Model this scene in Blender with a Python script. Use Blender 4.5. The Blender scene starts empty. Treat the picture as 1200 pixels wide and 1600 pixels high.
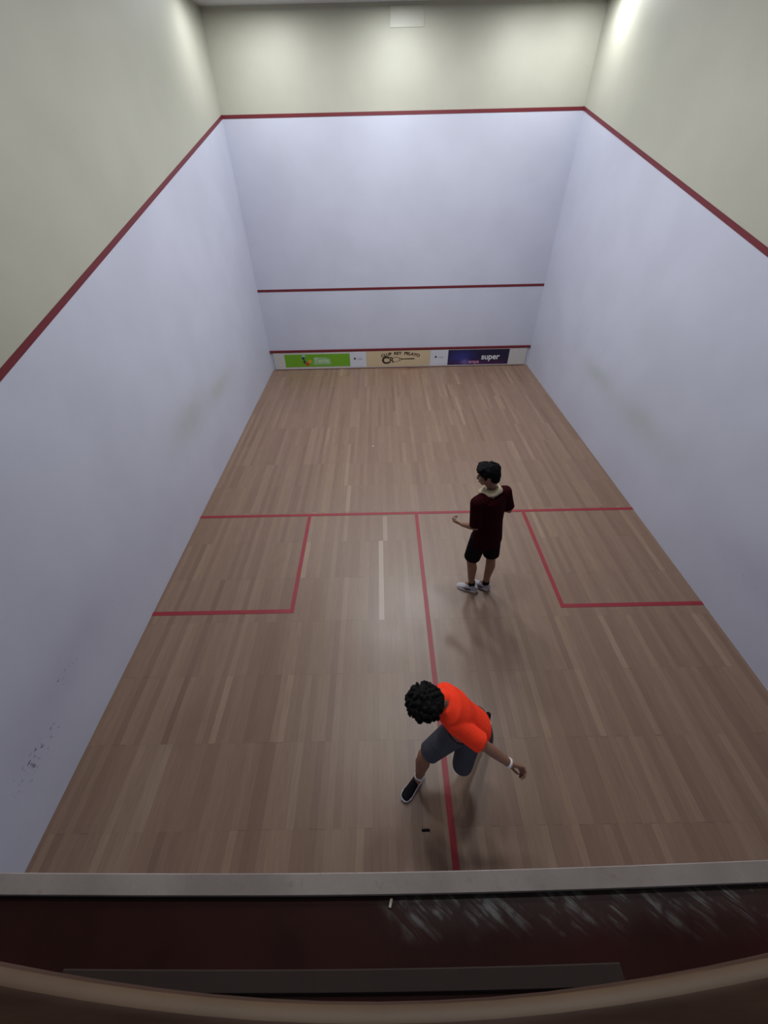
import bpy, bmesh, math, random
from mathutils import Vector, Matrix, noise
random.seed(7)
S = bpy.context.scene
C = S.collection

# ------------------------------------------------------------------ camera, world, lights, exposure
cam_data = bpy.data.cameras.new('camera')
cam = bpy.data.objects.new('camera', cam_data); C.objects.link(cam)
cam.location = (-0.478, -0.022, 3.947)
cam.rotation_euler = (0.859, 0.018, -0.011)
cam_data.sensor_fit = 'HORIZONTAL'; cam_data.sensor_width = 36.0
cam_data.lens = 36.0 * 616.0 / 1200.0
cam_data.shift_x = 2.654 / 1200.0
cam_data.shift_y = -16.07 / 1200.0
cam_data.clip_start = 0.02
S.camera = cam

world = bpy.data.worlds.new('world'); S.world = world; world.use_nodes = True
wb = world.node_tree.nodes['Background']
wb.inputs['Color'].default_value = (0.75, 0.80, 1.0, 1)
wb.inputs['Strength'].default_value = 0.06

S.view_settings.view_transform = 'Standard'
S.view_settings.look = 'None'
S.view_settings.gamma = 1.0
S.view_settings.exposure = 0.0
S.view_settings.use_curve_mapping = False

HW = 3.2; LEN = 9.75; CEIL = 5.84; BACK = -1.6
# court lamps: x, y, radius, watts
LAMPS = [(-2.10, 8.84, 0.22, 22), (-0.10, 8.84, 0.22, 31), (1.95, 8.84, 0.22, 22), (2.84, 8.95, 0.13, 18), (-2.68, 8.65, 0.13, 10),
         (-0.60, 6.30, 0.22, 78), (0.60, 6.30, 0.22, 78), (-0.85, 3.30, 0.22, 42), (0.85, 3.30, 0.22, 42)]  # unseen middle and rear pairs, added to lift wall and floor light
LAMP_COLOR = (0.95, 0.985, 1.0)

# ------------------------------------------------------------------ helpers
def link(name, me, mats=(), parent=None, kind=None, label=None, cat=None, group=None):
    o = bpy.data.objects.new(name, me); C.objects.link(o)
    if me is not None:
        for m in (mats if isinstance(mats, (list, tuple)) else [mats]):
            me.materials.append(m)
    if parent is not None:
        o.parent = parent
    if kind: o['kind'] = kind
    if label: o['label'] = label
    if cat: o['category'] = cat
    if group: o['group'] = group
    return o

def obj(name, bm, mats, parent=None, smooth=False, **kw):
    me = bpy.data.meshes.new(name)
    bmesh.ops.recalc_face_normals(bm, faces=bm.faces)
    bm.to_mesh(me); bm.free()
    if smooth:
        for p in me.polygons: p.use_smooth = True
    return link(name, me, mats, parent, **kw)

def box(bm, x0, x1, y0, y1, z0, z1, mi=0, bev=0.0):
    r = bmesh.ops.create_cube(bm, size=1.0)
    vs = r['verts']
    for v in vs:
        v.co = Vector(((x0 + x1) / 2 + v.co.x * (x1 - x0), (y0 + y1) / 2 + v.co.y * (y1 - y0), (z0 + z1) / 2 + v.co.z * (z1 - z0)))
    fs = set(f for v in vs for f in v.link_faces)
    for f in fs: f.material_index = mi
    if bev > 0:
        es = list(set(e for v in vs for e in v.link_edges))
        bmesh.ops.bevel(bm, geom=es, offset=bev, segments=2, affect='EDGES', profile=0.5)

def prism_yz(bm, poly, x0, x1, mi=0):
    """polygon in (y,z) extruded along x"""
    a = [bm.verts.new((x0, p[0], p[1])) for p in poly]
    b = [bm.verts.new((x1, p[0], p[1])) for p in poly]
    n = len(poly)
    fs = [bm.faces.new(a), bm.faces.new(list(reversed(b)))]
    for i in range(n):
        fs.append(bm.faces.new((a[i], b[i], b[(i + 1) % n], a[(i + 1) % n])))
    for f in fs: f.material_index = mi

def prism_xz(bm, poly, y0, y1, mi=0):
    a = [bm.verts.new((p[0], y0, p[1])) for p in poly]
    b = [bm.verts.new((p[0], y1, p[1])) for p in poly]
    n = len(poly)
    fs = [bm.faces.new(a), bm.faces.new(list(reversed(b)))]
    for i in range(n):
        fs.append(bm.faces.new((a[i], b[i], b[(i + 1) % n], a[(i + 1) % n])))
    for f in fs: f.material_index = mi

# ---- shader expression helpers
class N:
    def __init__(s, name, rough=0.6, spec=0.5):
        s.m = bpy.data.materials.new(name); s.m.use_nodes = True
        s.t = s.m.node_tree; s.b = s.t.nodes['Principled BSDF']
        s.b.inputs['Roughness'].default_value = rough
        s.b.inputs['Specular IOR Level'].default_value = spec
        tc = s.t.nodes.new('ShaderNodeTexCoord'); s.co = tc.outputs['Object']
        sp = s.t.nodes.new('ShaderNodeSeparateXYZ'); s.t.links.new(s.co, sp.inputs[0])
        s.x, s.y, s.z = sp.outputs
    def put(s, sock, v):
        if isinstance(v, (int, float)): sock.default_value = v
        elif isinstance(v, tuple): sock.default_value = v if len(v) == len(sock.default_value) else (*v, 1)
        else: s.t.links.new(v, sock)
    def M(s, op, a, b=0.0, c=0.0, clamp=False):
        n = s.t.nodes.new('ShaderNodeMath'); n.operation = op; n.use_clamp = clamp
        for i, v in enumerate((a, b, c)): s.put(n.inputs[i], v)
        return n.outputs[0]
    def vec(s, x, y, z):
        n = s.t.nodes.new('ShaderNodeCombineXYZ')
        for i, v in enumerate((x, y, z)): s.put(n.inputs[i], v)
        return n.outputs[0]
    def noise(s, scale, detail=3, vec=None, rough=0.55):
        n = s.t.nodes.new('ShaderNodeTexNoise'); n.inputs['Scale'].default_value = scale
        n.inputs['Detail'].default_value = detail; n.inputs['Roughness'].default_value = rough
        s.t.links.new(vec if vec is not None else s.co, n.inputs['Vector']); return n.outputs['Fac']
    def white(s, vec):
        n = s.t.nodes.new('ShaderNodeTexWhiteNoise'); n.noise_dimensions = '3D'
        s.t.links.new(vec, n.inputs['Vector']); return n.outputs['Value']
    def mix(s, f, a, b, mode='MIX'):
        n = s.t.nodes.new('ShaderNodeMix'); n.data_type = 'RGBA'; n.blend_type = mode
        s.put(n.inputs['Factor'], f); s.put(n.inputs['A'], a) if False else None
        s.put(n.inputs[6], a); s.put(n.inputs[7], b); return n.outputs[2]
    def ramp(s, f, stops):
        n = s.t.nodes.new('ShaderNodeValToRGB'); e = n.color_ramp.elements
        while len(e) < len(stops): e.new(0.5)
        for i, (p, c) in enumerate(stops): e[i].position = p; e[i].color = (*c, 1)
        s.put(n.inputs[0], f); return n.outputs[0]
    def smooth(s, v, lo, hi):
        n = s.t.nodes.new('ShaderNodeMapRange'); n.interpolation_type = 'SMOOTHSTEP'
        s.put(n.inputs[0], v); n.inputs[1].default_value = lo; n.inputs[2].default_value = hi
        return n.outputs[0]
    def gauss(s, u, v, cu, cv, su, sv, ang=0.0):
        du = s.M('SUBTRACT', u, cu); dv = s.M('SUBTRACT', v, cv)
        c, k = math.cos(ang), math.sin(ang)
        a = s.M('DIVIDE', s.M('ADD', s.M('MULTIPLY', du, c), s.M('MULTIPLY', dv, k)), su)
        b = s.M('DIVIDE', s.M('SUBTRACT', s.M('MULTIPLY', dv, c), s.M('MULTIPLY', du, k)), sv)
        r = s.M('ADD', s.M('MULTIPLY', a, a), s.M('MULTIPLY', b, b))
        return s.M('POWER', 2.71828, s.M('MULTIPLY', r, -1.0))
    def col(s, c): s.put(s.b.inputs['Base Color'], c); return s
    def bump(s, h, strength=0.2, dist=0.01):
        n = s.t.nodes.new('ShaderNodeBump'); n.inputs['Strength'].default_value = strength; n.inputs['Distance'].default_value = dist
        s.put(n.inputs['Height'], h); s.t.links.new(n.outputs[0], s.b.inputs['Normal']); return s

def plain(name, c, rough=0.6, var=0.12, scale=20.0, spec=0.5, bump=0.0):
    n = N(name, rough, spec)
    f = n.noise(scale, 4)
    n.col(n.mix(f, tuple(v * (1 - var) for v in c), tuple(min(1, v * (1 + var)) for v in c)))
    if bump: n.bump(n.noise(scale * 4, 3), bump, 0.003)
    return n.m

WHITE = (0.465, 0.475, 0.57)
BEIGE = (0.372, 0.366, 0.305)
RED = (0.12, 0.008, 0.014)

def wall_mat(name, base, marks=None):
    n = N(name, 0.55, 0.35)
    f = n.noise(1.3, 5)
    c = n.mix(n.smooth(f, 0.3, 0.7), tuple(v * 0.965 for v in base), tuple(v * 1.03 for v in base))
    if marks:
        for (cu, cv, su, sv, ang, amt, tint) in marks['smudges']:
            g = n.gauss(n.y, n.z, cu, cv, su, sv, ang)
            g = n.M('MULTIPLY', g, n.M('ADD', 0.45, n.noise(3.2, 5)))
            c = n.mix(n.M('MULTIPLY', g, amt, clamp=True), c, tuple(b * t for b, t in zip(base, tint)))
        mask = None
        for (cu, cv, su, sv, ang, amt) in marks['balls']:
            g = n.M('MULTIPLY', n.gauss(n.y, n.z, cu, cv, su, sv, ang), amt)
            mask = g if mask is None else n.M('MAXIMUM', mask, g)
        sv_ = n.vec(0.0, n.M('MULTIPLY', n.y, 0.55), n.M('MULTIPLY', n.z, 1.3))
        sp = n.noise(44.0, 2, sv_)
        thr = n.M('SUBTRACT', 0.86, n.M('MULTIPLY', mask, 0.275))
        s_ = n.M('MULTIPLY', n.M('SUBTRACT', sp, thr), 26.0, clamp=True)
        c = n.mix(n.M('MULTIPLY', s_, 0.8), c, (0.045, 0.04, 0.05))
    n.col(c); n.bump(n.noise(5.0, 6), 0.12, 0.01)
    return n.m

m_white_f = wall_mat('white_wall_paint', WHITE)
m_beige = wall_mat('cream_wall_paint', BEIGE)
m_white_l = wall_mat('white_wall_paint_left', WHITE, dict(
    smudges=[(6.3, 1.12, 0.62, 0.16, 0.0, 0.85, (0.80, 0.84, 0.72)), (5.0, 1.22, 0.62, 0.22, 0.0, 0.85, (0.82, 0.85, 0.74)),
             (1.45, 0.72, 0.95, 0.26, 0.12, 0.5, (0.74, 0.70, 0.76)), (3.2, 0.5, 0.9, 0.25, 0.0, 0.25, (0.8, 0.8, 0.85))],
    balls=[(1.0, 0.52, 0.45, 0.16, 0.0, 1.0), (1.6, 0.72, 0.3, 0.12, 0.0, 0.85), (2.3, 0.62, 0.5, 0.16, 0.0, 0.62), (1.7, 1.0, 0.8, 0.5, 0.0, 0.50), (3.4, 0.6, 0.9, 0.3, 0, 0.45)]))
m_white_r = wall_mat('white_wall_paint_right', WHITE, dict(
    smudges=[(6.4, 1.13, 0.6, 0.15, 0.0, 0.75, (0.80, 0.84, 0.72)), (4.9, 1.08, 0.7, 0.2, 0.0, 0.8, (0.82, 0.85, 0.74)),
             (2.3, 0.75, 0.8, 0.26, 0.0, 0.45, (0.78, 0.74, 0.80)), (5.0, 1.9, 1.6, 0.5, 0.3, 0.25, (0.88, 0.90, 0.84))],
    balls=[(2.4, 0.62, 0.5, 0.2, 0.0, 0.6), (3.5, 0.5, 0.5, 0.15, 0.0, 0.55)]))

m_red = plain('dark_red_line_paint', RED, 0.5, 0.15, 9)
m_floor_red = plain('red_floor_line_paint', (0.23, 0.011, 0.020), 0.5, 0.18, 6)
m_tin = plain('off_white_tin_board', (0.46, 0.44, 0.43), 0.5, 0.06, 4)
m_ceil = plain('white_ceiling_paint', (0.6, 0.6, 0.6), 0.8, 0.04, 2)

# wooden floor
def floor_mat():
    n = N('sprung_timber_floor', 0.33, 0.45)
    W = 0.062; L = 0.6175
    xi = n.M('FLOOR', n.M('DIVIDE', n.x, W)); yi = n.M('FLOOR', n.M('DIVIDE', n.M('SUBTRACT', n.y, 0.0285), L))
    rb = n.white(n.vec(xi, n.M('FLOOR', n.M('DIVIDE', n.M('ADD', yi, n.M('MULTIPLY', n.white(n.vec(xi, 0.0, 3.0)), 3.0)), 2.2)), 1.0)); r1 = n.M('ADD', n.M('MULTIPLY', rb, 0.75), n.M('MULTIPLY', n.white(n.vec(xi, yi, 1.0)), 0.25)); r2 = n.white(n.vec(xi, yi, 5.0)); r3 = n.white(n.vec(xi, 0.0, 9.0))
    base = n.ramp(r1, [(0.0, (0.225, 0.135, 0.095)), (0.35, (0.275, 0.172, 0.124)), (0.7, (0.315, 0.205, 0.148)), (0.93, (0.36, 0.245, 0.175)), (1.0, (0.45, 0.325, 0.235))])
    base = n.mix(n.M('MULTIPLY', r2, 0.35), base, (0.255, 0.165, 0.135))
    base = n.mix(n.M('MULTIPLY', r3, 0.35), base, (0.34, 0.225, 0.155))
    gr = n.noise(9.0, 5, n.vec(n.M('MULTIPLY', n.x, 9.0), n.M('ADD', n.M('MULTIPLY', n.y, 0.5), n.M('MULTIPLY', r1, 30.0)), 0.0))
    base = n.mix(n.M('MULTIPLY', n.smooth(gr, 0.35, 0.75), 0.30), base, (0.17, 0.10, 0.07))
    # traffic wear, paler in the middle of the court
    wear = n.M('MULTIPLY', n.gauss(n.x, n.y, -0.1, 3.4, 1.1, 2.0), n.noise(1.1, 3))
    base = n.mix(n.M('MULTIPLY', wear, 0.45), base, (0.36, 0.275, 0.235))
    # pale replaced boards
    def patch(x0, x1, y0, y1):
        a = n.M('MULTIPLY', n.M('GREATER_THAN', n.x, x0), n.M('LESS_THAN', n.x, x1))
        b = n.M('MULTIPLY', n.M('GREATER_THAN', n.y, y0), n.M('LESS_THAN', n.y, y1))
        return n.M('MULTIPLY', a, b)
    base = n.mix(n.M('MULTIPLY', patch(-0.558, -0.496, 2.4985, 3.7335), 0.8), base, (0.52, 0.42, 0.36))
    base = n.mix(n.M('MULTIPLY', patch(-0.496, -0.434, 3.7335, 4.22), 0.6), base, (0.46, 0.36, 0.30))
    base = n.mix(n.M('MULTIPLY', patch(-1.054, -0.992, 4.35, 4.97), 0.5), base, (0.46, 0.34, 0.25))
    base = n.mix(n.M('MULTIPLY', patch(-1.116, -1.054, 4.97, 6.2), 0.35), base, (0.45, 0.34, 0.25))
    # scuffs: at the front wall, and dull patches near the back
    st = n.M('MULTIPLY', n.gauss(n.x, n.y, 0.25, 9.66, 0.35, 0.07), n.noise(6, 3))
    base = n.mix(n.M('MULTIPLY', st, 1.6, clamp=True), base, (0.20, 0.075, 0.05))
    for cx, cy, sx, sy in [(0.35, 2.55, 0.10, 0.35), (-0.3, 0.8, 0.3, 0.12), (-2.3, 1.4, 0.25, 0.25), (0.4, 0.62, 0.5, 0.15)]:
        st = n.M('MULTIPLY', n.gauss(n.x, n.y, cx, cy, sx, sy), n.noise(7, 4))
        base = n.mix(n.M('MULTIPLY', st, 0.5, clamp=True), base, (0.15, 0.085, 0.065))
    base = n.mix(1.0, base, (0.70, 0.685, 0.655), 'MULTIPLY')
    # board joints
    fx = n.M('FRACT', n.M('DIVIDE', n.x, W)); fy = n.M('FRACT', n.M('DIVIDE', n.M('SUBTRACT', n.y, 0.0285), L))
    jx = n.M('GREATER_THAN', n.M('ABSOLUTE', n.M('SUBTRACT', fx, 0.5)), 0.482)
    gap = n.white(n.vec(xi, yi, 14.0))
    jx = n.M('MULTIPLY', jx, n.M('ADD', 0.12, n.M('MULTIPLY', n.M('GREATER_THAN', gap, 0.9), 0.5)))
    jy = n.M('MULTIPLY', n.M('GREATER_THAN', n.M('ABSOLUTE', n.M('SUBTRACT', fy, 0.5)), 0.493), n.M('ADD', 0.05, n.M('MULTIPLY', n.M('GREATER_THAN', n.white(n.vec(xi, yi, 22.0)), 0.9), 0.4)))
    base = n.mix(n.M('MAXIMUM', jx, jy), base, (0.06, 0.035, 0.025))
    # small dark knots at the course ends
    n.col(base)
    n.put(n.b.inputs['Roughness'], n.M('ADD', 0.30, n.M('MULTIPLY', n.noise(2.0, 4), 0.16)))
    n.bump(n.M('ADD', n.M('MULTIPLY', r1, 0.6), n.noise(1.2, 3)), 0.08, 0.004)
    return n.m
m_floor = floor_mat()

# ------------------------------------------------------------------ structure
T = 0.18
bm = bmesh.new(); box(bm, -HW - T, HW + T, 0.0, LEN + T, -0.15, 0.0)
floor = obj('floor', bm, m_floor, kind='structure', label='timber strip floor of the squash court with red lines')

def side_z(y): return 2.13 + (4.57 - 2.13) * (y / LEN)      # lower edge of the sloping line
def side_wall(name, s, mw, label):
    bm = bmesh.new()
    x0, x1 = (HW * s, (HW + T) * s)
    a, b = min(x0, x1), max(x0, x1)
    za, zb = side_z(BACK), side_z(LEN + T)
    prism_yz(bm, [(BACK, -0.15), (LEN + T, -0.15), (LEN + T, zb), (BACK, za)], a, b, 0)
    prism_yz(bm, [(BACK, za), (LEN + T, zb), (LEN + T, CEIL + 0.1), (BACK, CEIL + 0.1)], a, b, 1)
    w = obj(name, bm, [mw, m_beige], kind='structure', label=label)
    bm = bmesh.new()
    xi = HW * s; xo = (HW - 0.004) * s
    prism_yz(bm, [(0.0, side_z(0)), (LEN - 0.002, side_z(LEN)), (LEN - 0.002, side_z(LEN) + 0.055), (0.0, side_z(0) + 0.055)], min(xi, xo), max(xi, xo))
    obj('out_line', bm, m_red, w)
    return w
side_wall('wall_left', -1, m_white_l, 'left side wall, white below a sloping dark red line and cream above')
side_wall('wall_right', 1, m_white_r, 'right side wall, white below a sloping dark red line and cream above')

bm = bmesh.new()
box(bm, -HW, HW, LEN, LEN + T, -0.15, 4.57, 0)
box(bm, -HW, HW, LEN, LEN + T, 4.57, CEIL + 0.1, 1)
wf = obj('wall_front', bm, [m_white_f, m_beige], kind='structure', label='front wall of the court, white below the out line and cream above')
bm = bmesh.new(); box(bm, -HW, HW, LEN - 0.004, LEN, 4.57, 4.62); obj('out_line', bm, m_red, wf)
bm = bmesh.new(); box(bm, -HW, HW, LEN - 0.004, LEN, 1.78, 1.83); obj('service_line', bm, m_red, wf)
bm = bmesh.new(); box(bm, -0.215, 0.33, LEN - 0.008, LEN, 5.574, 5.80, bev=0.002)
obj('access_panel', bm, plain('painted_panel', (0.385, 0.380, 0.325), 0.5, 0.03, 3), wf, label='pale square panel')

bm = bmesh.new(); box(bm, -HW - T, HW + T, BACK, LEN + T, CEIL + 0.0, CEIL + 0.15)
obj('ceiling', bm, m_ceil, kind='structure', label='flat white ceiling over the court')

# back wall below the gallery, its cap and the gallery slab
def bow(x, a=0.012):
    d = x + 0.45
    return a * d * d / (1 + 0.22 * d * d)
def strip(bm, y0, y1, z0, z1, xs, bw, mi=0, ch=0.0):
    """long box along x whose y follows bw(x)"""
    prof = [(y0, z0), (y1, z0), (y1, z1 - ch), (y1 - ch, z1), (y0 + ch, z1), (y0, z1 - ch)] if ch else [(y0, z0), (y1, z0), (y1, z1), (y0, z1)]
    rings = [[bm.verts.new((x, p[0] + bw(x), p[1])) for p in prof] for x in xs]
    n = len(prof)
    for a, b in zip(rings, rings[1:]):
        for i in range(n):
            bm.faces.new((a[i], b[i], b[(i + 1) % n], a[(i + 1) % n])).material_index = mi
    bm.faces.new(rings[0]); bm.faces.new(list(reversed(rings[-1])))
XS = [-HW + 2 * HW * i / 64 for i in range(65)]
bm = bmesh.new(); box(bm, -HW, HW, -0.05, 0.10, 0.0, 2.10)
wb_ = obj('wall_back', bm, m_white_f, kind='structure', label='low back wall of the court under the gallery')

def cap_mat():
    n = N('chalky_white_cap_paint', 0.7, 0.3)
    f = n.noise(3.0, 6); g = n.noise(26.0, 5)
    c = n.mix(n.smooth(f, 0.35, 0.7), (0.24, 0.20, 0.19), (0.32, 0.275, 0.262))
    c = n.mix(n.M('MULTIPLY', n.smooth(g, 0.62, 0.72), 0.5), c, (0.24, 0.16, 0.13))
    n.col(c); n.bump(g, 0.4, 0.003); return n.m
bm = bmesh.new(); strip(bm, 0.108, 0.162, 2.10, 2.205, XS, bow, ch=0.003)
obj('trim_1', bm, cap_mat(), kind='structure', label='worn off-white capping strip along the top of the back wall')

def sill_mat():
    n = N('maroon_gloss_sill_paint', 0.30, 0.35)
    f = n.noise(4.0, 4)
    c = n.mix(n.smooth(f, 0.3, 0.7), (0.021, 0.0045, 0.0035), (0.031, 0.0075, 0.006))
    # chalky diagonal scrapes on the right half, strongest next to the white cap
    u = n.M('ADD', n.M('MULTIPLY', n.x, 0.9), n.M('MULTIPLY', n.y, 1.1)); v = n.M('SUBTRACT', n.M('MULTIPLY', n.y, 0.8), n.M('MULTIPLY', n.x, -0.15))
    s1 = n.noise(7.0, 6, n.vec(n.M('MULTIPLY', u, 4.5), n.M('MULTIPLY', v, 1.2), 0.0), 0.7)
    near = n.smooth(n.M('ADD', n.y, n.M('MULTIPLY', n.noise(9.0, 4), 0.10)), 0.045, 0.17)
    right = n.M('MULTIPLY', n.smooth(n.x, -0.56, -0.35), n.M('SUBTRACT', 1.0, n.smooth(n.x, 0.62, 0.85)))
    k = n.M('MULTIPLY', n.M('MULTIPLY', near, right), n.M('MULTIPLY', n.smooth(s1, 0.46, 0.62), n.smooth(n.noise(16.0, 5), 0.40, 0.60)))
    c = n.mix(n.M('MULTIPLY', k, 0.95), c, (0.20, 0.20, 0.20))
    haze = n.M('MULTIPLY', n.M('MULTIPLY', near, right), 0.28)
    c = n.mix(haze, c, (0.10, 0.09, 0.09))
    n.col(c)
    n.put(n.b.inputs['Roughness'], n.M('ADD', 0.38, n.M('MULTIPLY', k, 0.5)))
    return n.m
bm = bmesh.new(); strip(bm, -0.30, 0.108, 2.10, 2.19, XS, bow)
sill = obj('trim_2', bm, sill_mat(), kind='structure', label='dark maroon painted sill behind the white capping, scraped on its right half')
bm = bmesh.new(); strip(bm, -0.085, -0.040, 2.19, 2.199, [-1.43 + 1.60 * i / 24 for i in range(25)], bow, ch=0.003)
obj('trim_3', bm, plain('dusty_brown_batten', (0.026, 0.014, 0.011), 0.85, 0.2, 12), kind='structure', label='narrow dusty brown batten lying along the maroon sill')
bm = bmesh.new(); box(bm, -HW, HW, BACK, -0.28, 1.95, 2.08)
obj('floor_gallery', bm, plain('dark_gallery_boards', (0.05, 0.03, 0.022), 0.6, 0.2, 5), kind='structure', label='dark viewing gallery floor behind the back wall')

# painted court lines on the floor
LZ = 0.003
def floor_line(name, x0, x1, y0, y1):
    bm = bmesh.new(); box(bm, x0, x1, y0, y1, 0.0, LZ); return obj(name, bm, m_floor_red, floor)
floor_line('short_line', -HW, HW, 4.26, 4.31)
floor_line('half_court_line', -0.025, 0.025, 0.10, 4.26)
for s in (-1, 1):
    a, b = sorted((s * 1.55, s * 1.60)); c, d = sorted((s * 1.60, s * HW))
    bm = bmesh.new(); box(bm, a, b, 2.61, 4.26, 0, LZ); box(bm, c, d, 2.61, 2.66, 0, LZ)
    obj('service_box_line', bm, m_floor_red, floor)

# ------------------------------------------------------------------ the tin and its signs
tin = link('tin_board', None, label='long off-white tin board along the foot of the front wall', cat='squash tin')
tin.location = (0, LEN, 0)
def tin_part(name, bm, m, **k):
    for v in bm.verts: v.co.y -= LEN
    return obj(name, bm, m, tin, **k)
bm = bmesh.new(); box(bm, -HW + 0.07, HW - 0.07, LEN - 0.028, LEN - 0.001, 0.018, 0.43, bev=0.002); tin_part('panel', bm, m_tin)
bm = bmesh.new(); box(bm, -HW + 0.004, HW - 0.004, LEN - 0.034, LEN - 0.001, 0.43, 0.485, bev=0.004); tin_part('top_rail', bm, m_red, label='dark red top rail')
bm = bmesh.new(); box(bm, -HW + 0.12, HW - 0.12, LEN - 0.031, LEN - 0.002, 0.003, 0.018); tin_part('bottom_strip', bm, plain('brown_strip', (0.10, 0.035, 0.03), 0.5), label='thin brown bottom strip')

YF = LEN - 0.0285      # face of the tin panel
def flat_poly(bm, pts, y=0.0, th=0.002):
    prism_xz(bm, pts, y - th, y)
def text_mesh(txt, size, bold=0.0, arc=None, spacing=1.0, squash=1.0, off=0.0):
    """text as flat thin mesh in the x/z plane, centred at the origin"""
    cu = bpy.data.curves.new('t', 'FONT'); cu.body = txt; cu.size = size; cu.align_x = 'CENTER'; cu.align_y = 'CENTER'
    cu.extrude = 0.0008; cu.offset = bold; cu.space_character = spacing
    o = bpy.data.objects.new('t', cu); C.objects.link(o)
    dg = bpy.context.evaluated_depsgraph_get(); dg.update()
    me = bpy.data.meshes.new_from_object(o.evaluated_get(dg))
    bpy.data.objects.remove(o); bpy.data.curves.remove(cu)
    for v in me.vertices:
        x, y, z = v.co; x = x * squash + off
        if arc:
            t = x / arc; r = arc + y
            x, y = r * math.sin(t), r * math.cos(t) - arc
        v.co = (x, -z, y)
    return me
def put_text(name, txt, m, parent, lx, lz, size, **k):
    me = text_mesh(txt, size, **k); o = link(name, me, m, parent); o.location = (lx, -0.0038, lz); return o
def sign(name, x0, x1, z0, z1, m, label, group=None):
    cx, cz = (x0 + x1) / 2, (z0 + z1) / 2
    r = link(name, None, label=label, cat='sign', group=group); r.location = (cx, YF, cz)
    bm = bmesh.new(); box(bm, x0 - cx, x1 - cx, -0.003, -0.0002, z0 - cz, z1 - cz); obj('panel', bm, m, r)
    return r
def disc(bm, cx, cz, r, y=-0.003, th=0.0015, n=24, sx=1.0):
    flat_poly(bm, [(cx + sx * r * math.cos(2 * math.pi * i / n), cz + r * math.sin(2 * math.pi * i / n)) for i in range(n)], y, th)

m_ink = plain('black_brown_ink', (0.018, 0.010, 0.008), 0.5)
g = sign('sponsor_banner', -2.855, -1.245, 0.075, 0.385, plain('green_vinyl', (0.12, 0.30, 0.012), 0.45, 0.08, 3), 'bright green banner at the left end of the tin board')
# soft pale plaque with lettering, and a small figure of a dark, a red and an orange blob
bm = bmesh.new(); flat_poly(bm, [(-0.12, -0.11), (0.33, -0.11), (0.33, 0.03), (0.18, 0.08), (-0.08, 0.08)], -0.0031, 0.0006)
obj('plaque', bm, plain('pale_green_vinyl', (0.20, 0.36, 0.16), 0.45), g, label='paler green lettering plaque')
put_text('lettering', 'Tenis', plain('pale_lettering', (0.42, 0.50, 0.36), 0.5), g, 0.10, -0.01, 0.17, bold=0.002)
for nm, cx, cz, r, sx, c in [('emblem_dot', -0.345, 0.055, 0.036, 0.9, (0.015, 0.02, 0.06)), ('emblem_dot', -0.325, -0.03, 0.04, 0.8, (0.03, 0.02, 0.06)), ('emblem_dot', -0.26, -0.085, 0.045, 1.0, (0.42, 0.03, 0.02)),
                             ('emblem_dot', -0.19, -0.02, 0.05, 0.8, (0.50, 0.25, 0.05)), ('emblem_dot', -0.33, 0.115, 0.025, 1.8, (0.25, 0.40, 0.45))]:
    bm = bmesh.new(); disc(bm, cx, cz, r, sx=sx); obj(nm, bm, plain('vinyl_tint', c, 0.5), g)

m_wvin = plain('white_vinyl', (0.50, 0.51, 0.57), 0.45, 0.04, 4)
for (x0, x1, lab) in [(-1.235, -0.835, 'small white sign with tiny grey mark between the green and cream signs'), (0.765, 1.185, 'small white sign with tiny grey mark between the cream and navy signs')]:
    w = sign('notice_panel', x0, x1, 0.045, 0.425, m_wvin, lab, group='small white signs on the tin board')
    bm = bmesh.new(); disc(bm, -0.085, 0.02, 0.028); obj('emblem', bm, plain('grey_ink', (0.06, 0.065, 0.08), 0.5), w)
    put_text('lettering', 'club', plain('faint_grey_ink', (0.20, 0.20, 0.24), 0.5), w, 0.04, 0.01, 0.07)

m_cream = plain('cream_vinyl', (0.47, 0.37, 0.24), 0.5, 0.05, 3)
c = sign('club_sign', -0.832, 0.745, 0.040, 0.428, m_cream, 'cream club sign with arched lettering and a racket, middle of the tin board')
for word, off in (('CLUB', -0.34), ('REY', -0.055), ('PELAYO', 0.30)):
    put_text('arched_lettering', word, m_ink, c, 0.045, 0.128, 0.098, bold=0.0040, arc=1.7, spacing=1.0, squash=1.12, off=off)
put_text('monogram', 'C', m_ink, c, -0.31, -0.045, 0.235, bold=0.010, squash=1.15)
put_text('monogram', 'R', m_ink, c, -0.165, -0.040, 0.20, bold=0.004, squash=0.9)
bm = bmesh.new()                       # racket emblem: open hoop, throat and handle
def ring(bm, cx, cz, rx, rz, w, n=28, y=-0.003, th=0.0015):
    o_ = []
    for k, (a, b) in enumerate(((rx, rz), (rx - w, rz - w))):
        for yy in (y - th, y):
            o_.append([bm.verts.new((cx + a * math.cos(2 * math.pi * i / n), yy, cz + b * math.sin(2 * math.pi * i / n))) for i in range(n)])
    A, B, A2, B2 = o_
    for i in range(n):
        j = (i + 1) % n
        for p, q in ((A, B), (B, B2), (B2, A2), (A2, A)):
            bm.faces.new((p[i], p[j], q[j], q[i]))
ring(bm, -0.055, -0.02, 0.10, 0.062, 0.010)
flat_poly(bm, [(0.03, 0.02), (0.11, -0.004), (0.11, -0.022), (0.03, -0.055), (0.035, -0.045), (0.09, -0.016), (0.035, 0.010)], -0.003, 0.0012)
flat_poly(bm, [(0.10, -0.003), (0.40, 0.004), (0.41, -0.010), (0.40, -0.024), (0.10, -0.022)], -0.003, 0.0016)
obj('racket_emblem', bm, m_ink, c)

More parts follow.
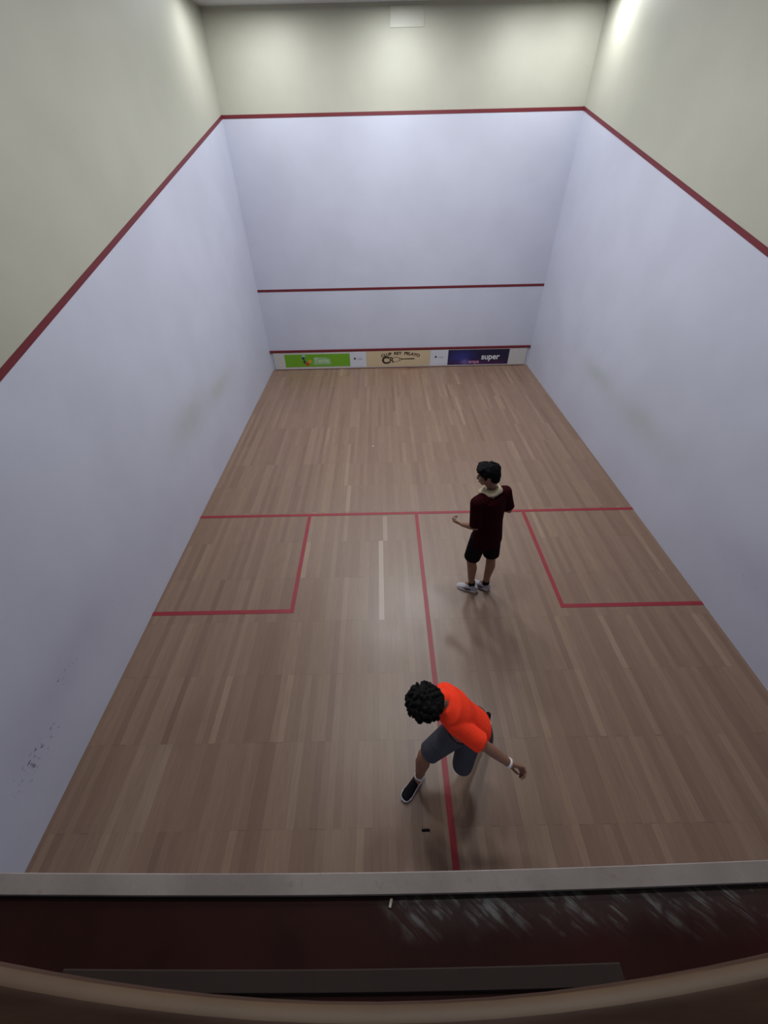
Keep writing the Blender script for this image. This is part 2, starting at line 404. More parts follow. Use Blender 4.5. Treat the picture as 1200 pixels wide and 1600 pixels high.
def navy_mat():
    n = N('navy_printed_vinyl', 0.4)
    b = n.mix(n.gauss(n.x, n.z, -0.42, -0.01, 0.28, 0.18), (0.008, 0.006, 0.03), (0.02, 0.025, 0.17))
    b = n.mix(n.gauss(n.x, n.z, 0.05, -0.15, 0.7, 0.07), b, (0.05, 0.01, 0.06))
    b = n.mix(n.M('MULTIPLY', n.gauss(n.x, n.z, -0.33, -0.12, 0.09, 0.06), 0.8), b, (0.14, 0.12, 0.36))
    n.col(b); return n.m
v = sign('sponsor_banner', 1.195, 2.700, 0.045, 0.415, navy_mat(), 'dark navy banner with white lettering at the right end of the tin board')
put_text('lettering', 'super', plain('white_ink', (0.60, 0.60, 0.62), 0.5), v, 0.30, 0.0, 0.20, bold=0.004)
put_text('small_lettering', 'eraya', plain('pink_ink', (0.50, 0.22, 0.36), 0.5), v, -0.10, -0.115, 0.12, bold=0.002)
bm = bmesh.new(); flat_poly(bm, [(-0.07, 0.04), (0.03, 0.02), (0.10, 0.17), (0.00, 0.17), (-0.02, 0.10)]); obj('green_shape', bm, plain('green_ink', (0.03, 0.20, 0.07), 0.5), v)
bm = bmesh.new(); flat_poly(bm, [(0.49, 0.05), (0.55, 0.07), (0.60, 0.13), (0.53, 0.10)]); obj('pink_shape', bm, plain('dull_pink_ink', (0.16, 0.06, 0.12), 0.5), v)

# ------------------------------------------------------------------ lamps
def emis(name, c, s):
    n = N(name); n.put(n.b.inputs['Emission Color'], c); n.b.inputs['Emission Strength'].default_value = s
    n.col((0.8, 0.8, 0.8)); return n.m
m_glow = emis('lit_lamp_diffuser', LAMP_COLOR, 12.0)
m_can = plain('white_lamp_metal', (0.6, 0.6, 0.6), 0.4)
for i, (x, y, r, w) in enumerate(LAMPS):
    row = 'front' if y > 7 else 'middle'
    pos = {0: 'left of three in the front row', 1: 'centre of three in the front row', 2: 'right of three in the front row', 3: 'small one beside the right wall', 4: 'small one beside the left wall', 5: 'left one of the middle pair added as unseen fill light', 6: 'right one of the middle pair added as unseen fill light', 7: 'left one of the rear pair added as unseen fill light', 8: 'right one of the rear pair added as unseen fill light'}[i]
    L = link('ceiling_lamp', None, label='round white ceiling lamp, ' + pos, cat='lamp', group='ceiling lamps over the court'); L.location = (x, y, CEIL)
    bm = bmesh.new()
    bmesh.ops.create_cone(bm, cap_ends=True, segments=32, radius1=r + 0.02, radius2=r + 0.01, depth=0.035, matrix=Matrix.Translation((0, 0, -0.0175)))
    obj('housing', bm, m_can, L)
    bm = bmesh.new()
    bmesh.ops.create_cone(bm, cap_ends=True, segments=32, radius1=r - 0.01, radius2=r, depth=0.008, matrix=Matrix.Translation((0, 0, -0.040)))
    obj('diffuser', bm, m_glow, L)
    ld = bpy.data.lights.new('lamp_light', 'AREA'); ld.shape = 'DISK'; ld.size = r * 2; ld.energy = w; ld.color = LAMP_COLOR
    lo = bpy.data.objects.new('lamp_light', ld); C.objects.link(lo); lo.parent = L; lo.location = (0, 0, -0.047)

# ------------------------------------------------------------------ gallery handrail
def wood_mat():
    n = N('varnished_brown_handrail', 0.55, 0.25)
    g = n.noise(5.0, 5, n.vec(n.M('MULTIPLY', n.x, 0.8), n.M('MULTIPLY', n.y, 9.0), n.M('MULTIPLY', n.z, 9.0)))
    c = n.ramp(g, [(0.3, (0.040, 0.019, 0.012)), (0.55, (0.062, 0.031, 0.020)), (0.75, (0.095, 0.052, 0.028))])
    n.col(c); n.bump(g, 0.15, 0.003); return n.m
rail = link('handrail', None, label='bowed brown wooden handrail along the gallery front, nearest the viewer', cat='handrail')
RZ = 3.20
rail.location = (-0.478, -0.097, RZ)
def rail_bow(x):
    return 0.160 * x * x / (1 + 0.5 * x * x)
def rail_tube(bm, xs, prof):
    rings = [[bm.verts.new((x, p[0] + rail_bow(x), p[1])) for p in prof] for x in xs]
    n = len(prof)
    for a, b in zip(rings, rings[1:]):
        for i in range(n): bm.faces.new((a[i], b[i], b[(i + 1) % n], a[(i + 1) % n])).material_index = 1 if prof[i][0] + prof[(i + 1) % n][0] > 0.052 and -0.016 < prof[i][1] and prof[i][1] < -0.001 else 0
    bm.faces.new(rings[0]); bm.faces.new(list(reversed(rings[-1])))
prof = []
for (cy, cz, a0) in ((0.020, -0.020, 0), (-0.035, -0.020, 90), (-0.035, -0.05, 180), (0.020, -0.05, 270)):
    for k in range(6):
        a = math.radians(a0 + 18 * k); prof.append((cy + 0.020 * math.cos(a), cz + 0.020 * math.sin(a)))
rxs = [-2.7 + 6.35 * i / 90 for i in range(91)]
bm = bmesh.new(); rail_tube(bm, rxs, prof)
obj('top_rail', bm, [wood_mat(), plain('handrail_edge_highlight', (0.105, 0.060, 0.030), 0.6, 0.35, 7)], rail, smooth=True)  # tan highlight along the upper front edge, painted as a second material
m_post = plain('dark_metal_post', (0.02, 0.012, 0.012), 0.5)
for px in (-2.4, -1.2 - 0.35, 1.2 + 0.35, 2.4):
    bm = bmesh.new(); y = rail_bow(px) - 0.01
    box(bm, px - 0.02, px + 0.02, y - 0.02, y + 0.02, 2.19 - RZ, -0.068, bev=0.003); obj('post', bm, m_post, rail)

# ------------------------------------------------------------------ people
def V(*a): return Vector(a)
def loft(bm, st, side, seg=20, cap=True):
    """st: (center, half_side, half_depth). Closed tube of elliptical rings with domed ends."""
    st = [(Vector(c), a, b) for c, a, b in st]
    rings = []
    n = len(st); side = Vector(side).normalized()
    def frame(i):
        if i == 0: d = st[1][0] - st[0][0]
        elif i == n - 1: d = st[-1][0] - st[-2][0]
        else: d = (st[i + 1][0] - st[i][0]).normalized() + (st[i][0] - st[i - 1][0]).normalized()
        d.normalize(); s = side - d * side.dot(d)
        if s.length < 1e-3: s = d.orthogonal()
        s.normalize(); return d, s, d.cross(s)
    def ring_(c, s, t, a, b):
        return [bm.verts.new(c + s * a * math.cos(2 * math.pi * k / seg) + t * b * math.sin(2 * math.pi * k / seg)) for k in range(seg)]
    d, s, t = frame(0); c, a, b = st[0]; m = min(a, b)
    if cap:
        for q in (80, 55, 28):
            f = math.cos(math.radians(q)); rings.append(ring_(c - d * m * math.sin(math.radians(q)), s, t, a * f, b * f))
    for i in range(n):
        d, s, t = frame(i); rings.append(ring_(st[i][0], s, t, st[i][1], st[i][2]))
    d, s, t = frame(n - 1); c, a, b = st[-1]; m = min(a, b)
    if cap:
        for q in (28, 55, 80):
            f = math.cos(math.radians(q)); rings.append(ring_(c + d * m * math.sin(math.radians(q)), s, t, a * f, b * f))
    for A, B in zip(rings, rings[1:]):
        for k in range(seg): bm.faces.new((A[k], A[(k + 1) % seg], B[(k + 1) % seg], B[k]))
    bm.faces.new(list(reversed(rings[0]))); bm.faces.new(rings[-1])
def limb(bm, pts, rad, seg=14):
    loft(bm, [(p, r, r) for p, r in zip(pts, rad)], (0.3, 0.5, 0.81), seg)
def spline(pts, rad, k=4):
    """resample a joint chain with smooth radius"""
    P, Rr = [], []
    for i in range(len(pts) - 1):
        for j in range(k):
            t = j / k; P.append(Vector(pts[i]).lerp(Vector(pts[i + 1]), t)); Rr.append(rad[i] * (1 - t) + rad[i + 1] * t)
    P.append(Vector(pts[-1])); Rr.append(rad[-1]); return P, Rr
def ellip(bm, c, r, rot=None, sub=3):
    M = Matrix.Translation(c) @ ((rot or Matrix.Identity(3)).to_4x4()) @ Matrix.Diagonal((*r, 1))
    bmesh.ops.create_icosphere(bm, subdivisions=sub, radius=1.0, matrix=M)
def fused(name, bm, mats, parent, voxel=0.006, smooth=6, assign=None, **k):
    """voxel-remesh overlapping shapes into one continuous surface and bake it"""
    me = bpy.data.meshes.new('tmp'); bmesh.ops.recalc_face_normals(bm, faces=bm.faces); bm.to_mesh(me); bm.free()
    o = bpy.data.objects.new('tmp', me); C.objects.link(o)
    r = o.modifiers.new('r', 'REMESH'); r.mode = 'VOXEL'; r.voxel_size = voxel; r.adaptivity = 0.0
    s = o.modifiers.new('s', 'SMOOTH'); s.factor = 0.5; s.iterations = smooth
    dg = bpy.context.evaluated_depsgraph_get(); dg.update()
    out = bpy.data.meshes.new_from_object(o.evaluated_get(dg)); out.name = name
    bpy.data.objects.remove(o); bpy.data.meshes.remove(me)
    out.materials.clear()
    for p in out.polygons: p.use_smooth = True
    return link(name, out, mats, parent, **k)
def basis(f, up):
    f = Vector(f).normalized(); up = Vector(up); l = up.cross(f).normalized(); u = f.cross(l).normalized()
    return f, l, u, Matrix((f, l, u)).transposed()      # columns forward, left, up

def head(bm, c, f, l, u, Rm, s=1.0):
    def P(a, b, d): return c + (f * a + l * b + u * d) * s
    ellip(bm, P(-0.012, 0, 0.030), (0.098 * s, 0.077 * s, 0.088 * s), Rm)          # skull
    ellip(bm, P(0.030, 0, -0.035), (0.062 * s, 0.058 * s, 0.075 * s), Rm)          # face
    ellip(bm, P(0.058, 0, -0.088), (0.030 * s, 0.030 * s, 0.024 * s), Rm)          # chin
    loft(bm, [(P(0.090, 0, 0.012), 0.009 * s, 0.007 * s), (P(0.098, 0, -0.012), 0.012 * s, 0.009 * s), (P(0.102, 0, -0.030), 0.016 * s, 0.011 * s)], l, 10)   # nose
    ellip(bm, P(0.082, 0, 0.022), (0.010 * s, 0.048 * s, 0.009 * s), Rm, 2)        # brow
    ellip(bm, P(0.088, 0, -0.058), (0.010 * s, 0.026 * s, 0.006 * s), Rm, 2)       # upper lip
    ellip(bm, P(0.086, 0, -0.068), (0.010 * s, 0.022 * s, 0.007 * s), Rm, 2)       # lower lip
    for k in (-1, 1):
        ellip(bm, P(0.050, 0.043 * k, -0.022), (0.030 * s, 0.024 * s, 0.028 * s), Rm, 2)   # cheek
        ellip(bm, P(-0.010, 0.080 * k, -0.008), (0.020 * s, 0.009 * s, 0.033 * s), Rm, 2)  # ear
def face_parts(parent, c, f, l, u, Rm, m_eye, m_iris, m_lip, m_hair, s=1.0):
    def P(a, b, d): return c + (f * a + l * b + u * d) * s
    for k in (-1, 1):
        bm = bmesh.new(); ellip(bm, P(0.0735, 0.031 * k, 0.000), (0.011 * s,) * 3, Rm, 2); e = obj('eye', bm, m_eye, parent, True)
        bm = bmesh.new(); ellip(bm, P(0.0830, 0.031 * k, 0.000), (0.003 * s, 0.006 * s, 0.006 * s), Rm, 2); obj('iris', bm, m_iris, e, True)
        bm = bmesh.new(); loft(bm, [(P(0.082, 0.014 * k, 0.021), 0.004 * s, 0.003 * s), (P(0.083, 0.032 * k, 0.026), 0.005 * s, 0.003 * s), (P(0.069, 0.052 * k, 0.021), 0.003 * s, 0.002 * s)], u, 8); obj('eyebrow', bm, m_hair, parent, True)
    bm = bmesh.new(); loft(bm, [(P(0.094, 0.022, -0.063), 0.002, 0.003), (P(0.0985, 0.0, -0.063), 0.003, 0.004), (P(0.094, -0.022, -0.063), 0.002, 0.003)], u, 8); obj('mouth', bm, m_lip, parent, True)

def hand(bm, wrist, d, palm_n, thumb_side, curl=0.5, s=1.0, spread=0.06):
    """d: direction wrist->knuckles, palm_n: out of the palm, thumb_side: towards the thumb. curl 0 flat .. 1 fist"""
    d = Vector(d).normalized(); n_ = Vector(palm_n); n_ = (n_ - d * n_.dot(d)).normalized()
    t = d.cross(n_)
    if t.dot(Vector(thumb_side)) < 0: t = -t
    w = Vector(wrist)
    loft(bm, [(w, 0.027 * s, 0.020 * s), (w + d * 0.03 * s, 0.034 * s, 0.017 * s), (w + d * 0.075 * s, 0.041 * s, 0.014 * s), (w + d * 0.09 * s, 0.040 * s, 0.012 * s)], t, 16)
    for i, (off, L, r) in enumerate(((0.030, 0.072, 0.0088), (0.010, 0.080, 0.0090), (-0.011, 0.074, 0.0086), (-0.030, 0.058, 0.0078))):
        a = math.radians(25 + 20 * curl) * curl + 0.12; p = w + (d * 0.088 + t * off) * s
        pts = [p - d * 0.02 * s, p]; rr = [r * s, r * s]
        dirv = (d + t * (off * spread * 30)).normalized()
        for q, fr in enumerate((0.45, 0.32, 0.23)):
            ang = a + curl * (0.35 + 0.95 * q)
            v_ = dirv * math.cos(ang) + n_ * math.sin(ang)
            p = p + v_ * L * fr * s; pts.append(p.copy()); rr.append(r * s * (0.95 - 0.09 * q))
        limb(bm, pts, rr, 10)
    b = w + (d * 0.022 + t * 0.026 + n_ * 0.004) * s
    p1 = b + (d * 0.030 + t * 0.022 + n_ * 0.012) * s
    p2 = p1 + (d * 0.026 + t * 0.006 + n_ * 0.014) * s; p3 = p2 + (d * 0.022 - t * 0.004 + n_ * 0.010) * s
    limb(bm, [b, p1, p2, p3], [0.013 * s, 0.0115 * s, 0.0098 * s, 0.0082 * s], 10)

def shoe(parent, toe, heel, up, m_up, m_sole, m_lace, s=1.0, acc=None):
    """a trainer running heel -> toe with sole, upper and laces; toe and heel are ground-level centre points"""
    toe = Vector(toe); heel = Vector(heel); d = (toe - heel); L = d.length; d.normalize()
    up = Vector(up); up = (up - d * up.dot(d)).normalized(); t = up.cross(d)
    def P(a, b, c): return heel + d * (a * L) + t * b + up * c
    bm = bmesh.new(); out = [(0.0, 0.024), (0.06, 0.034), (0.25, 0.036), (0.45, 0.036), (0.65, 0.044), (0.80, 0.046), (0.92, 0.036), (1.0, 0.014)]
    pts = [(a, b) for a, b in out] + [(a, -b) for a, b in reversed(out)]
    lo = [bm.verts.new(P(a, b * s, 0.0)) for a, b in pts]; mid = [bm.verts.new(P(a, b * 1.05 * s, 0.012)) for a, b in pts]; hi = [bm.verts.new(P(a, b * s, 0.026)) for a, b in pts]
    n = len(pts); bm.faces.new(list(reversed(lo))); bm.faces.new(hi)
    for A, B in ((lo, mid), (mid, hi)):
        for i in range(n): bm.faces.new((A[i], A[(i + 1) % n], B[(i + 1) % n], B[i]))
    obj('sole', bm, m_sole, parent, True)
    bm = bmesh.new()
    loft(bm, [(P(0.05, 0, 0.042), 0.028 * s, 0.030), (P(0.20, 0, 0.052), 0.034 * s, 0.044), (P(0.38, 0, 0.050), 0.034 * s, 0.042), (P(0.55, 0, 0.042), 0.037 * s, 0.032),
              (P(0.75, 0, 0.034), 0.043 * s, 0.022), (P(0.90, 0, 0.030), 0.036 * s, 0.016)], t, 18)
    loft(bm, [(P(0.18, 0, 0.07), 0.034 * s, 0.046), (P(0.17, 0, 0.095), 0.035 * s, 0.043)], t, 18, cap=False)
    u_ = fused('shoe_upper', bm, m_up, parent, 0.005, 4)
    bm = bmesh.new()
    for k in range(4):
        a = 0.42 + 0.085 * k; h = 0.092 - 0.011 * k
        loft(bm, [(P(a, 0.018, h - 0.006), 0.004, 0.003), (P(a, 0, h), 0.004, 0.003), (P(a, -0.018, h - 0.006), 0.004, 0.003)], d, 8)
    obj('laces', bm, m_lace, u_, True)
    if acc:
        bm = bmesh.new()
        loft(bm, [(P(0.30, 0.040 * s, 0.040), 0.009, 0.003), (P(0.48, 0.042 * s, 0.034), 0.010, 0.003), (P(0.62, 0.042 * s, 0.044), 0.005, 0.002)], up, 8)
        obj('side_stripe', bm, acc, u_, True); bm = bmesh.new()
        loft(bm, [(P(0.30, -0.040 * s, 0.040), 0.009, 0.003), (P(0.48, -0.042 * s, 0.034), 0.010, 0.003), (P(0.62, -0.042 * s, 0.044), 0.005, 0.002)], up, 8)
        obj('side_stripe', bm, acc, u_, True)

def skin_mat(name, c): 
    n = N(name, 0.5, 0.4); f = n.noise(14, 3); n.col(n.mix(f, tuple(v * 0.85 for v in c), tuple(v * 1.12 for v in c)))
    n.b.inputs['Subsurface Weight'].default_value = 0.05; n.b.inputs['Subsurface Radius'].default_value = (0.02, 0.008, 0.004); return n.m
def cloth_mat(name, c, rough=0.85, fold=0.5):
    n = N(name, rough, 0.05); f = n.noise(9, 3)
    n.col(n.mix(f, tuple(v * 0.92 for v in c), tuple(min(1.0, v * 1.06) for v in c)))
    n.bump(n.noise(11.0, 2), fold, 0.03); return n.m
m_skin1 = skin_mat('tan_skin', (0.25, 0.125, 0.078)); m_skin2 = skin_mat('brown_skin', (0.22, 0.105, 0.066))
m_eye = plain('eye_white', (0.6, 0.58, 0.55), 0.3); m_iris = plain('dark_iris', (0.02, 0.012, 0.01), 0.2); m_lip = plain('lip', (0.22, 0.08, 0.07), 0.5)
m_hair1 = plain('black_hair', (0.007, 0.006, 0.008), 0.75, 0.4, 60, spec=0.05, bump=0.3); m_hair2 = plain('black_curly_hair', (0.006, 0.005, 0.005), 0.85, 0.4, 60, spec=0.15)
m_maroon = cloth_mat('dark_maroon_cloth', (0.022, 0.0015, 0.0035)); m_black = cloth_mat('black_cloth', (0.010, 0.007, 0.010))
m_collar = cloth_mat('cream_cloth', (0.52, 0.44, 0.30), fold=0.2); m_orange = cloth_mat('neon_orange_cloth', (1.0, 0.055, 0.022), 0.8, 0.25)
m_grey = cloth_mat('charcoal_grey_cloth', (0.060, 0.062, 0.075)); m_wsole = plain('white_rubber', (0.60, 0.58, 0.58), 0.6); m_wup = cloth_mat('pale_grey_mesh', (0.42, 0.40, 0.42), fold=0.1)
m_bshoe = cloth_mat('black_mesh', (0.010, 0.009, 0.011), fold=0.1); m_sock = cloth_mat('white_sock', (0.65, 0.62, 0.60), fold=0.1)

# ---- standing player in dark maroon
def standing_player():
    root = link('person', None, label='person in dark maroon polo with cream collar standing by the short line', cat='person'); 
    O = V(0.65, 2.93, 0.0); root.location = O
    def W(x, y, z): return V(x, y, z) - O
    f, l, u, Rm = basis((-0.62, 0.78, 0), (0, 0, 1))          # torso
    lh, lk, la = W(0.548, 2.93, 0.88), W(0.505, 2.94, 0.49), W(0.556, 2.905, 0.09)
    rh, rk, ra = W(0.700, 3.01, 0.88), W(0.738, 2.970, 0.49), W(0.728, 2.915, 0.09)
    pel, wst, chs, shl = W(0.625, 2.97, 0.92), W(0.622, 2.965, 1.08), W(0.605, 2.965, 1.28), W(0.598, 2.965, 1.42)
    nb, hd = W(0.588, 2.985, 1.47), W(0.528, 3.00, 1.655)
    ls, le, lw = W(0.435, 2.875, 1.40), W(0.450, 2.835, 1.115), W(0.335, 2.935, 1.065)
    rs, re, rw = W(0.755, 3.055, 1.385), W(0.830, 3.030, 1.165), W(0.650, 3.200, 1.120)
    # ---- body
    bm = bmesh.new()
    loft(bm, [(pel - u * 0.04, 0.15, 0.10), (pel + u * 0.05, 0.15, 0.10), (wst, 0.13, 0.09), (chs, 0.155, 0.105), (shl, 0.165, 0.085), (shl + u * 0.03, 0.10, 0.06)], l, 24)
    limb(bm, [nb - u * 0.03, nb + u * 0.04, hd - u * 0.04], [0.056, 0.050, 0.052])
    for a, b, c in ((lh, lk, la), (rh, rk, ra)):
        calf = b.lerp(c, 0.3) - V(-0.86, 0.5, 0) * 0.012
        limb(bm, [a, a.lerp(b, 0.5), b, calf, b.lerp(c, 0.7), c], [0.080, 0.070, 0.054, 0.056, 0.042, 0.034])
        limb(bm, [c, c + V(-0.05, 0.03, -0.045)], [0.035, 0.03])
    for a, b, c in ((ls, le, lw), (rs, re, rw)):
        limb(bm, [a, a.lerp(b, 0.5), b, b.lerp(c, 0.35), c], [0.050, 0.044, 0.037, 0.036, 0.025])
    hand(bm, lw, lw - le + V(0, 0, 0.03), (0.35, 0.2, 0.6), (-0.2, 0.3, 0.9), curl=0.85)
    hand(bm, rw, rw - re, (-0.6, -0.2, -0.6), (0, 0, 1), curl=0.8)
    hf, hl, hu, hR = basis((-0.93, 0.22, -0.28), (-0.18, 0.0, 1))
    head(bm, hd, hf, hl, hu, hR)
    body = fused('body', bm, m_skin1, root, 0.0045, 5)
    face_parts(root, hd, hf, hl, hu, hR, m_eye, m_iris, m_lip, m_hair1)
    # ---- hair: cap over the crown, back and sides with a short fringe
    bm = bmesh.new()
    def P(a, b, c_): return hd + hf * a + hl * b + hu * c_
    ellip(bm, P(-0.022, 0, 0.045), (0.106, 0.088, 0.088), hR)
    ellip(bm, P(-0.055, 0, -0.005), (0.068, 0.079, 0.078), hR)
    ellip(bm, P(-0.065, 0, -0.055), (0.045, 0.058, 0.05), hR)
    for k in range(9):
        b = -0.062 + 0.0155 * k
        limb(bm, [P(0.02, b * 0.8, 0.108), P(0.066, b, 0.096), P(0.090 - 6 * b * b, b * 1.05, 0.070 + 0.008 * (k % 3))], [0.020, 0.018, 0.010], 8)
    for k in (-1, 1): limb(bm, [P(0.02, 0.076 * k, 0.04), P(0.022, 0.078 * k, -0.008)], [0.014, 0.008], 8)
    for k in range(90):
        t_ = random.uniform(0, 2 * math.pi); h_ = random.uniform(0.0, 1.0)
        rr = math.sqrt(1 - h_ * h_ * 0.9); d = hf * (math.cos(t_) * rr) * 0.100 + hl * (math.sin(t_) * rr) * 0.083 + hu * h_ * 0.086
        if d.dot(hf) > 0.05 and h_ < 0.5: continue
        ellip(bm, P(-0.024, 0, 0.045) + d, (0.012,) * 3, None, 1)
    fused('hair', bm, m_hair1, root, 0.005, 2)
    # ---- polo shirt
    bm = bmesh.new()
    loft(bm, [(W(0.636, 2.965, 0.795), 0.193, 0.150), (W(0.632, 2.965, 0.86), 0.190, 0.146), (W(0.628, 2.965, 0.97), 0.176, 0.132), (wst, 0.168, 0.122), (wst.lerp(chs, .5), 0.174, 0.125), (chs, 0.186, 0.130), (shl - u * 0.02, 0.178, 0.108), (shl + u * 0.025, 0.120, 0.075)], l, 28, cap=False)
    limb(bm, [shl - u * 0.01, shl + u * 0.045], [0.08, 0.062])
    for a, b, k in ((ls, le, 0.93), (rs, re, 0.86)):
        limb(bm, [shl.lerp(a, 0.5), a + u * 0.006], [0.080, 0.070])
        e = a.lerp(b, k); loft(bm, [(a + u * 0.006, 0.068, 0.068), (a.lerp(b, .45), 0.066, 0.064), (e, 0.066, 0.062)], l, 18, cap=False)
    fused('polo_shirt', bm, m_maroon, root, 0.006, 6)
    # ---- collar: folded band round the neck, open in front, with two points
    bm = bmesh.new(); cc = nb + u * 0.030 + f * 0.006
    N_ = 34; prof_n = 5; rows = []
    for i in range(N_ + 1):
        th = math.radians(22 + (360 - 44) * i / N_)
        dr = f * math.cos(th) + l * math.sin(th)
        point = max(0, 1 - min(i, N_ - i) / 6.0)
        row = []
        for (r_, h_) in ((0.058, 0.026), (0.062, 0.030), (0.070, 0.018), (0.084, 0.000 - 0.012 * point), (0.097 + 0.018 * point, -0.018 - 0.03 * point)):
            row.append(bm.verts.new(cc + Vector((dr.x, dr.y, 0)) * r_ * (1.0 + 0.22 * abs(dr.dot(l))) + u * (h_ - 0.012 * abs(dr.dot(l)) - (0.028 if math.cos(th) > 0 else 0) * math.cos(th))))
        rows.append(row)
    for A, B in zip(rows, rows[1:]):
        for j in range(prof_n - 1): bm.faces.new((A[j], B[j], B[j + 1], A[j + 1]))
    co = obj('collar', bm, m_collar, root, True, label='cream collar')
    so = co.modifiers.new('thickness', 'SOLIDIFY'); so.thickness = 0.005; so.offset = 1.0
    # ---- shorts
    bm = bmesh.new()
    loft(bm, [(pel + u * 0.06, 0.165, 0.118), (pel - u * 0.05, 0.172, 0.125), (pel - u * 0.13, 0.165, 0.115)], l, 24)
    for a, b in ((lh, lk), (rh, rk)):
        loft(bm, [(a, 0.098, 0.098), (a.lerp(b, 0.5), 0.095, 0.095), (a.lerp(b, 0.88), 0.094, 0.090)], l, 20, cap=False)
    fused('shorts', bm, m_black, root, 0.006, 4)
    # ---- feet
    for nm, toe, heel, ank in (('l', W(0.398, 2.955, 0), W(0.617, 2.862, 0), la), ('r', W(0.575, 3.000, 0), W(0.768, 2.885, 0), ra)):
        bm = bmesh.new(); loft(bm, [(ank + u * 0.045, 0.040, 0.040), (ank - u * 0.01, 0.041, 0.041)], (1, 0, 0), 18, cap=False); obj('sock', bm, m_bshoe, root, True)
        shoe(root, toe, heel, (0, 0, 1), m_wup, m_wsole, m_bshoe, acc=m_bshoe)
    return root
standing_player()

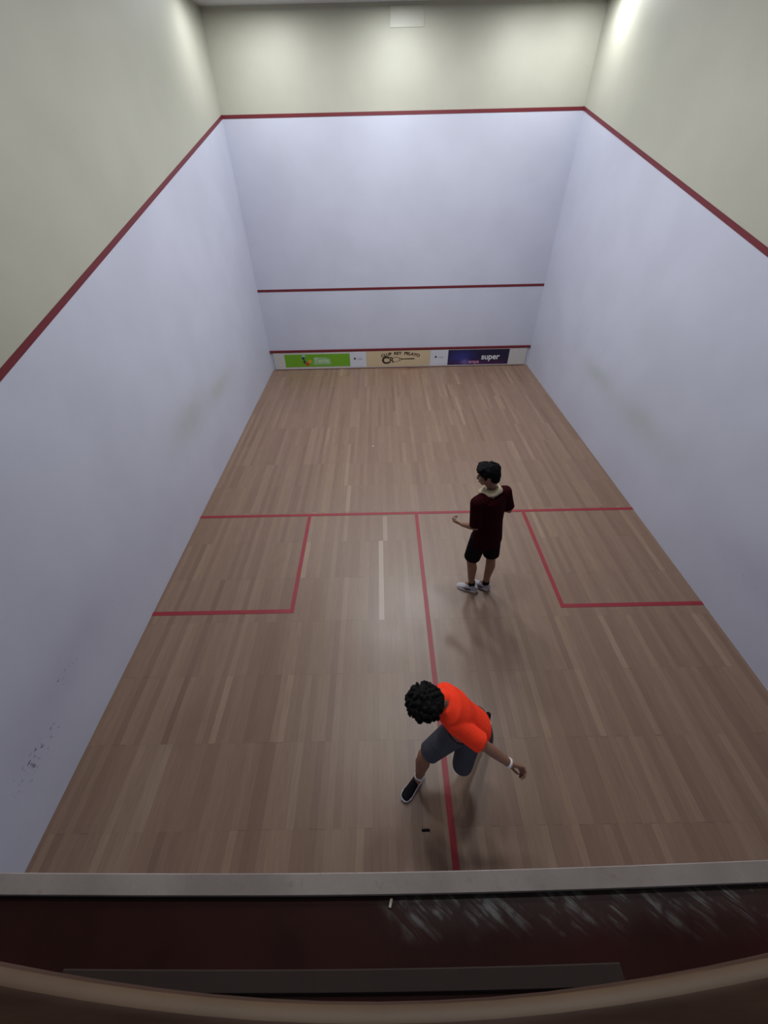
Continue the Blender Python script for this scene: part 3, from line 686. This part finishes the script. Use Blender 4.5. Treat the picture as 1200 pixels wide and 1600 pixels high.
# ---- lunging player in neon orange
def lunging_player():
    root = link('person', None, label='person in neon orange shirt lunging over the half court line, seen from above', cat='person')
    O = V(-0.02, 1.02, 0.0); root.location = O
    def W(x, y, z): return V(x, y, z) - O
    lh, lk, la = W(0.02, 1.06, 0.79), W(-0.205, 0.995, 0.475), W(-0.232, 0.965, 0.10)
    rh, rk, ra = W(0.17, 1.14, 0.78), W(0.095, 0.965, 0.365), W(0.385, 1.315, 0.18)
    pel = W(0.13, 1.09, 0.82)
    nb = W(-0.105, 1.130, 1.165)
    ax = (nb - pel).normalized()
    ls, le, lw = W(-0.035, 1.005, 1.085), W(0.155, 0.915, 0.965), W(0.345, 0.835, 0.83)
    rs, re, rw = W(-0.110, 1.185, 1.105), W(0.04, 1.19, 0.92), W(0.16, 1.13, 0.74)
    side = (ls - rs).normalized()
    hd = W(-0.232, 1.070, 1.200)
    hf, hl, hu, hR = basis((-0.62, -0.45, -0.64), (-0.55, -0.2, 0.8))
    bm = bmesh.new()
    c1 = pel.lerp(nb, 0.33); c2 = pel.lerp(nb, 0.62); c3 = pel.lerp(nb, 0.88)
    loft(bm, [(pel - ax * 0.04, 0.135, 0.10), (pel + ax * 0.03, 0.135, 0.10), (c1, 0.122, 0.088), (c2, 0.145, 0.10), (c3, 0.14, 0.085), (nb, 0.07, 0.055)], side, 24)
    limb(bm, [nb - ax * 0.03, nb.lerp(hd, 0.5), hd + (nb - hd).normalized() * 0.03], [0.055, 0.050, 0.052])
    for a, b, c in ((lh, lk, la), (rh, rk, ra)):
        limb(bm, [a, a.lerp(b, 0.5), b, b.lerp(c, 0.3), b.lerp(c, 0.7), c], [0.086, 0.076, 0.056, 0.058, 0.042, 0.034])
    limb(bm, [la, la + V(-0.02, -0.03, -0.04)], [0.034, 0.03]); limb(bm, [ra, ra + V(0.01, 0.02, -0.05)], [0.034, 0.03])
    for a, b, c in ((ls, le, lw), (rs, re, rw)):
        limb(bm, [a, a.lerp(b, 0.5), b, b.lerp(c, 0.35), c], [0.050, 0.044, 0.037, 0.037, 0.026])
    hand(bm, lw, (lw - le).normalized() + V(0.15, 0.22, 0.10), (-0.3, -0.9, -0.2), (-0.3, 0.1, -1), curl=0.7)
    hand(bm, rw, (0.4, -0.3, -0.8), (-1, 0, -0.4), (0, -1, 0), curl=0.6)
    head(bm, hd, hf, hl, hu, hR)
    fused('body', bm, m_skin2, root, 0.0045, 5)
    face_parts(root, hd, hf, hl, hu, hR, m_eye, m_iris, m_lip, m_hair2)
    # curly hair
    bm = bmesh.new(); hc = hd + hu * 0.035 - hf * 0.030
    ellip(bm, hc, (0.112, 0.112, 0.108), hR)
    for k in range(420):
        d = V(random.gauss(0, 1), random.gauss(0, 1), random.gauss(0, 1)).normalized()
        if d.dot(hf) > 0.35 and d.dot(hu) < 0.35: continue
        if d.dot(hu) < -0.75: continue
        rr = random.uniform(0.009, 0.015)
        ellip(bm, hc + Vector((d.x * 0.120, d.y * 0.120, d.z * 0.112)) * random.uniform(0.96, 1.06), (rr,) * 3, None, 1)
    fused('hair', bm, m_hair2, root, 0.005, 1)
    # shirt
    bm = bmesh.new()
    loft(bm, [(pel - ax * 0.055 + V(0.012, 0, 0), 0.150, 0.122), (pel + ax * 0.04, 0.153, 0.122), (c1, 0.150, 0.116), (c2, 0.166, 0.122), (c3, 0.155, 0.104), (c3 + ax * 0.05, 0.10, 0.075)], side, 28, cap=False)
    limb(bm, [c3, nb - ax * 0.005], [0.09, 0.064])
    for a, b, k, r in ((ls, le, 0.93, 0.068), (rs, re, 0.7, 0.064)):
        limb(bm, [c3.lerp(a, 0.5), a], [0.080, r])
        loft(bm, [(a, r, r), (a.lerp(b, .5), r, r), (a.lerp(b, k), r * 1.06, r * 1.02)], (0, 0, 1), 18, cap=False)
    fused('shirt', bm, m_orange, root, 0.006, 6)
    # shorts
    bm = bmesh.new()
    loft(bm, [(pel + ax * 0.05, 0.142, 0.110), (pel - ax * 0.05, 0.150, 0.120), (pel - ax * 0.10 + V(0, 0, -0.02), 0.14, 0.11)], side, 24)
    for a, b, k in ((lh, lk, 0.86), (rh, rk, 1.0)):
        loft(bm, [(a, 0.100, 0.100), (a.lerp(b, 0.5), 0.088, 0.088), (a.lerp(b, k), 0.080, 0.078)], side, 20, cap=(k == 1.0))
    fused('shorts', bm, m_grey, root, 0.006, 4)
    # socks, shoes, wristband
    u = V(0, 0, 1)
    for ank, sx in ((la, 0), (ra, 0)):
        bm = bmesh.new(); up_ = (lk - la).normalized() if ank is la else (rk - ra).normalized()
        loft(bm, [(ank + up_ * 0.018, 0.039, 0.039), (ank - up_ * 0.025, 0.040, 0.040)], (1, 0, 0), 18, cap=False); obj('sock', bm, m_sock, root, True, label='short white sock')
    shoe(root, W(-0.375, 0.815, 0), W(-0.195, 1.005, 0), (0, 0, 1), m_bshoe, m_wsole, m_bshoe)
    shoe(root, W(0.310, 1.275, 0.0), W(0.445, 1.425, 0.125), (-0.35, -0.35, 0.8), m_bshoe, m_wsole, m_bshoe)
    bm = bmesh.new(); dv = (lw - le).normalized(); p = lw - dv * 0.012
    loft(bm, [(p - dv * 0.008, 0.033, 0.033), (p + dv * 0.008, 0.033, 0.033)], (0, 0, 1), 20, cap=False); obj('wristband', bm, m_sock, root, True, label='white wristband')
    return root
lunging_player()

# ------------------------------------------------------------------ small scraps
bm = bmesh.new(); box(bm, -0.032, 0.032, -0.009, 0.009, 0.0, 0.004, bev=0.002)
o = obj('tape_scrap', bm, plain('black_tape', (0.008, 0.006, 0.006), 0.9, spec=0.1), label='tiny black scrap lying on the floor boards near the half court line', cat='scrap'); o.location = (-0.203, 0.628, 0.0)
bm = bmesh.new(); ellip(bm, V(0, 0, 0.003), (0.012, 0.016, 0.003), None, 2)
o = obj('lint_speck', bm, plain('pale_lint', (0.6, 0.58, 0.52), 0.8), label='tiny pale speck on the open floor in front of the short line', cat='speck'); o.location = (-0.651, 6.119, 0.0)
bm = bmesh.new(); box(bm, -0.004, 0.004, -0.011, 0.011, 0.0, 0.004, bev=0.001)
o = obj('plaster_chip', bm, plain('plaster', (0.5, 0.46, 0.38), 0.8), label='tiny pale plaster chip on the dark maroon sill', cat='chip'); o.location = (-0.482, 0.092, 2.19); o.rotation_euler = (0, 0, -0.3)
